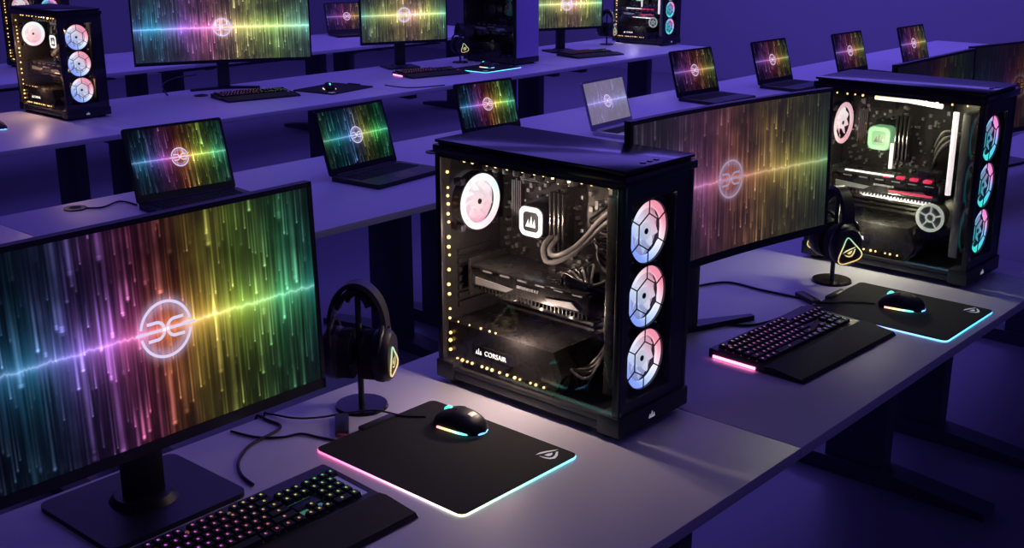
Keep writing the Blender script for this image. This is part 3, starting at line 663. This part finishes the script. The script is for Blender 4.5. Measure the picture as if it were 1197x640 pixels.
# ------------------------------------------------------------------ laptops
def make_laptop(label, w, lid, smat, body, tilt=R(17), bez=None):
    t = thing('laptop', label, 'laptop')
    dp = lid*0.98
    bm = BM(); prism(bm, rrect(w, dp, 0.012), lambda a, b: (a, b-dp/2, 0.001), lambda a, b: (a, b-dp/2, 0.018)); obj('base', bm, body, t)
    bm = BM(); nx, ny = 14, 5; kw = w*0.86/nx; kd = dp*0.42/ny
    for i in range(nx):
        for j in range(ny):
            cx = -w*0.43+kw*(i+0.5); cy = -dp*0.14-kd*(j+0.5); box(bm, cx-kw*0.43, cx+kw*0.43, cy-kd*0.41, cy+kd*0.41, 0.018, 0.0195)
    obj('key_block', bm, MRUB, t)
    bm = BM(); box(bm, -0.055, 0.055, -dp*0.94, -dp*0.64, 0.018, 0.0187, 0.0); obj('touchpad', bm, MMET if body is MBLK else MLAV, t)
    T = Matrix.Translation((0, 0.002, 0.016)) @ Matrix.Rotation(-tilt, 4, 'X')
    bm = BM(); prism(bm, rrect(w, lid, 0.010), lambda a, b: (a, -0.003, b+lid/2), lambda a, b: (a, 0.004, b+lid/2)); xf(bm, T); l = obj('lid', bm, body, t)
    bm = BM(); slab(bm, -w/2+0.004, w/2-0.004, 0.006, lid-0.004, -0.004, -0.003); xf(bm, T); obj('bezel', bm, bez or MBLK, l)
    bm = screen_bm(-w/2+0.010, w/2-0.010, 0.028, lid-0.010, -0.0046); xf(bm, T); obj('screen', bm, smat, l, smooth=False, uv=True)
    bm = emblem_bm(lid*0.13, lid/2+0.009, -0.0054); xf(bm, T); obj('emblem', bm, EMB, l, smooth=False)
    bm = BM(); cyl(bm, (-w*0.4, 0.004, 0.014), (w*0.4, 0.004, 0.014), 0.008, seg=12); obj('hinge', bm, body, t)
    return t
lapA = make_laptop('black laptop with rainbow streaks, leftmost fully visible, behind the big monitor', 0.395, 0.268, S_LAP, MBLK)
lapB = make_laptop('black laptop with green and blue streaks, left of the middle tower', 0.395, 0.262, S_LAP2, MBLK)
lapC = make_laptop('silver laptop with a pale lavender screen above the left corner of the curved monitor', 0.36, 0.235, S_LAP3, MSILV, bez=MLAV)
lapD = make_laptop('small black laptop seen just above the middle tower', 0.365, 0.240, S_LAP, MBLK)
lapE = make_laptop('black laptop with reddish streaks above the middle of the curved monitor', 0.39, 0.262, S_LAPR, MBLK)
def put(o, x, y, r): o.location = (x, y, DZ); o.rotation_euler = (0, 0, R(r))
put(lapA, 2.325, 3.675, -5); put(lapB, 3.07, 3.55, 6); put(lapC, 4.53, 3.40, 4); put(lapD, 4.05, 3.75, -6); put(lapE, 5.70, 3.67, -4)
for (x, y, r, s, lb) in [(6.45, 3.60, -2, lapE, 'black laptop above the right end of the curved monitor, third from the right'),
                         (7.22, 3.47, -2, lapE, 'black laptop above the right-hand tower, second from the right'),
                         (7.95, 3.36, -2, lapE, 'smallest black laptop at the far right end of its row')]:
    dup(s, (x, y, DZ), R(r), lb)
x, y = W(408, 40); dup(lapE, (x, y, DZ), R(-20), 'tiny dim laptop on the farthest row, left of the middle monitor')
dup(lapA, (1.23, 3.46, DZ), R(-3), 'black laptop cut off by the left edge, behind the big monitor')

# ------------------------------------------------------------------ keyboards
KEYMESH = {}
def keymesh(wd):
    k = round(wd, 4)
    if k not in KEYMESH:
        bm = BM(); hw, hd = wd/2-0.0009, 0.0092
        prism(bm, [(-hw, -hd), (hw, -hd), (hw, hd), (-hw, hd)], lambda a, b: (a, b, 0.0), lambda a, b: (a*(1-0.0020/hw), b*0.80+0.0004, 0.0085))
        bmesh.ops.recalc_face_normals(bm, faces=bm.faces)
        me = bpy.data.meshes.new('key'); bm.to_mesh(me); bm.free(); me.materials.append(KEYM); KEYMESH[k] = me
    return KEYMESH[k]
def hsv(h, s=0.85, v=1.0):
    import colorsys; return colorsys.hsv_to_rgb(h % 1, s, v)
def make_keyboard(label, plate, colf, wrist=True, side=PINKG):
    t = thing('keyboard', label, 'keyboard')
    bm = BM(); prism(bm, [(-0.075, 0.002), (0.078, 0.002), (0.078, 0.022), (0.070, 0.024), (-0.075, 0.016)], lambda a, b: (-0.221, a+0.05, b), lambda a, b: (0.221, a+0.05, b)); obj('body', bm, MBLK, t)
    Rt = lambda yy: 0.0162+(yy+0.075)/0.145*0.008
    bm = BM()
    for xa, xb in ((-0.207, 0.066), (0.078, 0.126), (0.139, 0.207)):
        yt = 0.084 if xa > 0 else 0.106
        bm.faces.new([bm.verts.new(p) for p in ((xa, -0.012, Rt(-0.062)+0.0004), (xb, -0.012, Rt(-0.062)+0.0004), (xb, yt, Rt(yt-0.05)+0.0004), (xa, yt, Rt(yt-0.05)+0.0004))])
    obj('backlight_plate', bm, plate, t, smooth=False)
    bm = BM(); box(bm, 0.076, 0.128, 0.020, 0.046, 0.018, 0.0235, 0.001); obj('blank_panel', bm, MBLK, t)
    if wrist:
        bm = BM(); prism(bm, [(-0.125, 0.002), (-0.027, 0.002), (-0.027, 0.017), (-0.045, 0.019), (-0.118, 0.010)], lambda a, b: (-0.221, a, b), lambda a, b: (0.221, a, b)); obj('wrist_rest', bm, MRUB, t)
    bm = BM(); box(bm, -0.224, -0.221, 0.0, 0.115, 0.003, 0.009); obj('underglow_strip', bm, side, t, smooth=False)
    bm = BM()
    for sx in (-1, 1):
        for yy in (-0.01, 0.11): box(bm, sx*0.19-0.015, sx*0.19+0.015, yy-0.006, yy+0.006, 0, 0.003)
    obj('rubber_foot', bm, MRUB, t)
    P = 0.0187
    rows = []
    def run(row, x0, ws):
        x = x0
        for q in ws:
            if q > 0: rows.append((row, x+q/2, q))
            x += abs(q)
    run(0, 0, [1, -1, 1, 1, 1, 1, -0.5, 1, 1, 1, 1, -0.5, 1, 1, 1, 1]); run(1, 0, [1]*13+[2]); run(2, 0, [1.5]+[1]*12+[1.5]); run(3, 0, [1.75]+[1]*11+[2.25]); run(4, 0, [2.25]+[1]*10+[2.75]); run(5, 0, [1.25, 1.25, 1.25, 6.25, 1.25, 1.25, 1.25, 1.25])
    run(1, 15.25, [1, 1, 1]); run(2, 15.25, [1, 1, 1]); run(4, 16.25, [1]); run(5, 15.25, [1, 1, 1])
    run(1, 18.5, [1, 1, 1, 1]); run(2, 18.5, [1, 1, 1]); run(3, 18.5, [1, 1, 1]); run(4, 18.5, [1, 1, 1]); run(5, 18.5, [2, 1])
    ang = math.atan(0.008/0.145)
    for (r, cx, q) in rows:
        x = -0.2105+cx*P; y = 0.101-r*0.0213+0.0
        o = bpy.data.objects.new('key', keymesh(q*P)); C.objects.link(o); o.parent = t
        o.location = (x, y, Rt(y-0.05)+0.001); o.rotation_euler = (ang, 0, 0); o.color = tuple(colf(x, y))+(1,)
    return t
kb1 = make_keyboard('black keyboard with rainbow lit keys in front of the big left monitor', KBR, lambda x, y: hsv(0.62+(x+0.22)*1.6+y, 0.8), side=MBLK)
kb1.location = (1.02, 1.452, DZ); kb1.rotation_euler = (0, 0, R(1))
kb2 = make_keyboard('black keyboard with magenta and violet lit keys in front of the curved monitor', KBP, lambda x, y: hsv(0.95-(x+0.22)*0.9+y*2, 0.75))
kb2.location = (2.455, 1.245, DZ); kb2.rotation_euler = (0, 0, R(-2))
x, y = W(292, 112); dup(kb1, (x, y-0.06, DZ), R(-12), 'keyboard with lit keys in front of the extra wide monitor on the third row')
x, y = W(497, 86); dup(kb2, (x, y-0.06, DZ), R(-12), 'red-lit keyboard under the top middle monitor')
x, y = W(683, 64); dup(kb1, (x, y-0.06, DZ), R(-12), 'small far keyboard under the far monitor between the two far towers')

# ------------------------------------------------------------------ mice and pads
def make_mouse(label):
    t = thing('mouse', label, 'mouse')
    def prof(s):
        wd = 0.034*(1-abs(2*s-1)**3.2)**0.5*(1-0.10*math.sin(PI*s)*1.0)+0.002
        ht = 0.039*math.sin(PI*min(1, (s*0.80+0.12)))**0.9*(1-(max(0, abs(2*s-1)-0.8)/0.2)**2*0.7)
        return wd, max(0.004, ht)
    def surf(bm, s0, s1, a0, a1, off, ns=18, na=16, close=False):
        G = []
        for i in range(ns+1):
            s = s0+(s1-s0)*i/ns; wd, ht = prof(s); row = []
            for j in range(na+1):
                a = a0+(a1-a0)*j/na; c, sn = math.cos(a), math.sin(a)
                row.append(bm.verts.new(((wd+off)*math.copysign(abs(c)**0.8, c), -0.062+0.124*s, 0.003+(ht+off)*abs(sn)**0.85)))
            G.append(row)
        for i in range(ns):
            for j in range(na): bm.faces.new([G[i][j], G[i][j+1], G[i+1][j+1], G[i+1][j]])
        if close:
            for i in range(ns): bm.faces.new([G[i][0], G[i+1][0], G[i+1][na], G[i][na]])
            bm.faces.new(G[0]); bm.faces.new(G[-1][::-1])
    bm = BM(); surf(bm, 0, 1, 0, PI, 0, close=True); obj('shell', bm, MBLK, t)
    bm = BM(); surf(bm, 0.52, 0.985, PI*0.14, PI*0.47, 0.0009, 10, 8); obj('button', bm, MRUB, t)
    bm = BM(); surf(bm, 0.52, 0.985, PI*0.53, PI*0.86, 0.0009, 10, 8); obj('button', bm, MRUB, t)
    bm = BM(); cyl(bm, (-0.004, 0.030, 0.030), (0.004, 0.030, 0.030), 0.010, seg=20); obj('scroll_wheel', bm, TEALG, t)
    bm = BM(); pts = []
    for k in range(25):
        a = PI+PI*k/24; pts.append((0.0335*math.cos(a), -0.012-0.048*abs(math.sin(a)), 0.0045))
    pts = [(-0.0335, 0.035, 0.0045)]+pts+[(0.0335, 0.035, 0.0045)]
    tube(bm, pts, 0.0026, 8); obj('light_strip', bm, MSTRIP, t)
    bm = BM(); surf(bm, 0.22, 0.30, PI*0.44, PI*0.56, 0.0008, 4, 4); obj('emblem', bm, MGREY, t)
    return t
# slanted eye mark: a long brow blade, a hooked lower lid and a small iris wedge with clear gaps between
EYE = [[(-1.25, -0.05), (-0.70, 0.38), (0.0, 0.62), (1.25, 0.92), (0.80, 0.66), (0.05, 0.42), (-0.50, 0.20)],
       [(-0.95, -0.20), (-0.50, -0.55), (0.05, -0.72), (0.60, -0.58), (0.95, -0.10), (1.12, 0.55), (0.90, 0.50), (0.68, -0.05), (0.38, -0.40), (0.0, -0.50), (-0.45, -0.38)],
       [(-0.38, -0.06), (0.05, 0.20), (0.52, 0.34), (0.46, 0.08), (0.22, -0.18), (-0.05, -0.24)]]
def make_pad(label, wx, dy, rim):
    t = thing('mouse_pad', label, 'mouse pad')
    bm = BM(); prism(bm, rrect(wx-0.001, dy-0.001, 0.014), lambda a, b: (a, b, 0.0042), lambda a, b: (a, b, 0.0062)); prism(bm, rrect(wx-0.012, dy-0.012, 0.012), lambda a, b: (a, b, 0.0), lambda a, b: (a, b, 0.0042)); obj('pad_surface', bm, MCLOTH, t)
    bm = BM(); tube(bm, [(a, b, 0.0024) for a, b in rrect(wx-0.002, dy-0.002, 0.014, 5)], 0.0021, 8, closed=True); obj('light_rim', bm, rim, t)
    bm = BM(); box(bm, -0.045, 0.045, dy/2-0.010, dy/2+0.008, 0.0, 0.012, 0.004); obj('light_controller', bm, MBLK, t)
    bm = BM()   # the mark sits across the corner, its long axis along the pad's diagonal
    for pl in EYE: bm.faces.new([bm.verts.new((wx/2-0.042+a*0.0125+b*0.018, -dy/2+0.042-a*0.0150+b*0.020, 0.0068)) for a, b in pl])
    obj('printed_mark', bm, EMBD, t, smooth=False)
    return t
p1 = make_pad('black mouse pad with a pink to teal glowing edge in front of the middle tower', 0.322, 0.400, PADR); p1.location = (1.455, 1.475, DZ)
p2 = make_pad('black mouse pad with a blue glowing edge in front of the right-hand tower', 0.31, 0.375, PADB); p2.location = (2.86, 1.187, DZ)
p3 = make_pad('flat black mouse pad on the third row, right of the wide monitor', 0.31, 0.385, MBLK)
ms1 = make_mouse('black mouse with a rainbow light strip on the pad by the middle tower'); ms1.location = (1.553, 1.530, DZ+0.0066); ms1.rotation_euler = (0, 0, R(6))
dup(ms1, (2.872, 1.19, DZ+0.0066), R(8), 'black mouse on the blue-edged pad by the right-hand tower')
x, y = W(390, 104); p3.location = (x, y, DZ); p3.rotation_euler = (0, 0, R(-80))
dup(ms1, (x-0.05, y-0.02, DZ+0.0066), R(150), 'small black mouse on the third-row pad')
x, y = W(569, 80); dup(p2, (x, y+0.0, DZ), R(-88), 'mouse pad on the third row before the dark tower')
dup(ms1, (x, y, DZ+0.0066), R(0), 'mouse with glowing strip on the pad before the dark far tower')
x, y = W(16, 148); dup(ms1, (x-0.08, y, DZ), R(0), 'mouse with glowing strip at the left edge of the third row')

# ------------------------------------------------------------------ headsets
def make_stand(label):
    t = thing('headset_stand', label, 'headset stand')
    bm = BM(); cyl(bm, (0, 0, 0), (0, 0, 0.006), 0.057, 0.054, 40); obj('base', bm, MBLK2, t)
    bm = BM(); tube(bm, [(0.0, 0, 0.004), (0.0, 0, 0.12), (0.0, 0, 0.243)], 0.0065, 12); obj('pole', bm, MBLK, t)
    bm = BM(); pts = [(0.0, 0.034*math.cos(R(a)), 0.216+0.034*math.sin(R(a))) for a in range(20, 161, 10)]; tube(bm, pts, 0.006, 10); obj('cradle', bm, MBLK, t)
    return t
def make_headset(label, ew=1.0, eh=1.0):
    t = thing('headset', label, 'headset')
    CZ = 0.116
    def cupr(bm, y0, y1, rx, rz, cz):
        n = 36; rings = []
        for q, k in ((0, 0.90), (0.18, 0.98), (0.5, 1.0), (0.8, 0.96), (1.0, 0.84)):
            rings.append([bm.verts.new((rx*k*math.cos(2*PI*i/n), y0+(y1-y0)*q, cz+rz*k*math.sin(2*PI*i/n))) for i in range(n)])
        for a in range(4):
            for i in range(n): bm.faces.new([rings[a][i], rings[a][(i+1) % n], rings[a+1][(i+1) % n], rings[a+1][i]])
        bm.faces.new(rings[0][::-1]); bm.faces.new(rings[-1])
    for s in (-1, 1):
        bm = BM(); cupr(bm, s*0.034, s*0.072, 0.048, 0.058, CZ); c = obj('ear_cup', bm, MBLK, t)
        bm = BM(); annulus(bm, (0, 0, CZ), 0.018, 0.046, s*0.012, s*0.036, 36, 1.0, 1.18); obj('ear_cushion', bm, MCLOTH, c)
        bm = BM(); ca, sa = math.cos(R(12)), math.sin(R(12)); ec = CZ-0.010
        tilt = lambda a, b: (a*ca-b*sa*-s, s*0.0732, ec+b*ca+a*sa*-s)
        P = catmull([tilt(a*ew, b*eh) for a, b in [(0, 0.033), (-0.014, 0.014), (-0.030, -0.015), (-0.022, -0.028), (0, -0.030), (0.022, -0.028), (0.030, -0.015), (0.014, 0.014)]], 6, closed=True)
        tube(bm, P, 0.0017, 6, closed=True)
        for pl in EYE: bm.faces.new([bm.verts.new((-s*a*0.014*ew, s*0.0737, ec-0.006+b*0.016*eh)) for a, b in pl])
        obj('lit_emblem', bm, YELG, c, smooth=False)
        bm = BM(); tube(bm, catmull([(-0.042, s*0.050, 0.125), (-0.030, s*0.055, 0.170), (0, s*0.055, 0.190), (0.030, s*0.055, 0.170), (0.042, s*0.050, 0.125)], 6), 0.006, 8); obj('yoke', bm, MBLK, t)
    bm = BM(); N = 28; rows = []
    for k in range(N+1):
        a = R(2+176*k/N); y = 0.055*math.cos(a); z = 0.178+0.088*math.sin(a)
        nrm = Vector((0, math.cos(a)*0.094, math.sin(a)*0.083)).normalized()
        rows.append([bm.verts.new((sx*0.020, y+nrm.y*o_, z+nrm.z*o_)) for sx, o_ in ((-1, 0), (1, 0), (0.8, 0.009), (-0.8, 0.009))])
    for k in range(N):
        for j in range(4): bm.faces.new([rows[k][j], rows[k][(j+1) % 4], rows[k+1][(j+1) % 4], rows[k+1][j]])
    bm.faces.new(rows[0]); bm.faces.new(rows[-1][::-1])
    obj('headband', bm, MBLK, t)
    bm = BM(); rows = []
    for k in range(15):
        a = R(30+120*k/14); y = 0.053*math.cos(a); z = 0.176+0.087*math.sin(a)
        rows.append([bm.verts.new((sx*0.018, y*q, 0.17+(z-0.17)*q)) for sx, q in ((-1, 0.995), (1, 0.995), (0.8, 0.86), (-0.8, 0.86))])
    for k in range(14):
        for j in range(4): bm.faces.new([rows[k][j], rows[k][(j+1) % 4], rows[k+1][(j+1) % 4], rows[k+1][j]])
    bm.faces.new(rows[0]); bm.faces.new(rows[-1][::-1]); obj('headband_cushion', bm, MCLOTH, t)
    return t
hs = make_stand('disc-based headset stand between the big left monitor and the middle tower'); x, y = W(423, 474); hs.location = (x, y, DZ)
hd = make_headset('black headset with glowing triangle on the stand beside the middle tower', 0.95, 0.95); hd.location = (x, y, DZ+0.003); hd.rotation_euler = (0, 0, R(32))
hd2 = make_headset('headset with glowing triangle hanging by the right-hand tower', 1.25, 1.15)
x, y = W(972, 328); dup(hs, (x, y, DZ), 0, 'disc-based headset stand left of the right-hand tower'); hd2.location = (x, y, DZ+0.003); hd2.rotation_euler = (0, 0, R(-30))
x, y = W(538, 73); dup(hs, (x, y, DZ), 0, 'small headset stand by the dark far tower'); dup(hd, (x, y, DZ+0.003), R(-20), 'small lit headset hanging by the dark far tower')
x, y = W(709, 52); dup(hs, (x, y, DZ), 0, 'small headset stand left of the white-tubed far tower'); dup(hd, (x, y, DZ+0.003), R(10), 'small headset hanging left of the white-tubed far tower')

# ------------------------------------------------------------------ cables and small things
def cable(px, label, r=0.0028, lift=0.0, drop=False):
    pts = [(*W(u, v), DZ+r+0.0003+lift) for u, v in px]
    if drop:   # over the rear edge of the desk and down behind it
        x, y, z = pts[-1]; y0 = 0.975+0.91
        pts = pts[:-1]+[(x, y0-0.004, DZ+r+0.0004), (x-0.004, y0+0.009, DZ-0.006), (x-0.005, y0+0.012, DZ-0.10), (x-0.02, y0+0.03, DZ-0.35)]
    bm = BM(); tube(bm, catmull(pts, 8), r, 8); return tag(obj('cable', bm, MCABLE), label, 'cable')
cable([(498, 491), (470, 490), (440, 484), (405, 487), (375, 492), (345, 493), (322, 488)], 'thin black mouse cable running left behind the pad to the big monitor', 0.0022, 0.0065, drop=True)
cable([(296, 568), (282, 556), (279, 540), (292, 522), (318, 508), (328, 499), (312, 492), (300, 486)], 'looped black keyboard cable right of the big monitor', 0.0030, drop=True)
cable([(392, 516), (372, 512), (352, 508), (330, 512), (300, 512), (270, 505)], 'short black cable from the pad controller', 0.0025)
cable([(812, 336), (850, 331), (890, 340), (938, 350)], 'upper black cable between the middle tower and headset stand', 0.0032)
cable([(845, 379), (858, 381), (880, 381), (908, 374), (938, 360)], 'lower looping black cable behind the violet-lit keyboard', 0.0032)
cable([(952, 357), (970, 357), (990, 356), (1022, 358)], 'mouse cable reaching toward the blue-edged pad', 0.0022, 0.0065)
cable([(100, 244), (120, 243), (140, 236), (160, 240)], 'thin cable from the desk grommet to the leftmost laptop', 0.003)
cable([(196, 112), (190, 100), (205, 92), (230, 88)], 'cable curled beside the extra wide monitor stand', 0.004)
cable([(520, 100), (480, 103), (450, 100)], 'thin cable lying right of the third-row mouse pad', 0.003)
def grommet(u, v, label):
    t = thing('cable_grommet', label, 'cable grommet', (*W(u, v), DZ))
    bm = BM(); annulus(bm, (0, 0, 0), 0.022, 0.040, 0.0, 0.005, 32); xf(bm, Matrix.Rotation(PI/2, 4, 'X')); obj('ring', bm, MBLK, t)
    bm = BM(); cyl(bm, (0, 0, 0.0), (0, 0, 0.003), 0.0215, seg=24); obj('cap', bm, MRUB, t)
grommet(88, 244, 'black round cable grommet in the desk left of the leftmost laptop')
grommet(508, 178, 'black round cable grommet right of the green-screen laptop')
grommet(235, 112, 'black round cable grommet under the extra wide monitor')
def puck(u, v, label, rz=0):
    t = thing('cable_hub', label, 'cable hub', (*W(u, v), DZ), rz)
    bm = BM(); box(bm, -0.045, 0.045, -0.014, 0.014, 0.0, 0.014, 0.004); obj('casing', bm, MBLK, t)
    bm = BM(); box(bm, 0.045, 0.052, -0.005, 0.005, 0.004, 0.010, 0.001); obj('plug', bm, MMET, t)
puck(400, 500, 'small black inline box on the cable above the rainbow-edged pad', R(50))
puck(944, 351, 'small black inline box on the cable by the right headset stand', R(60))
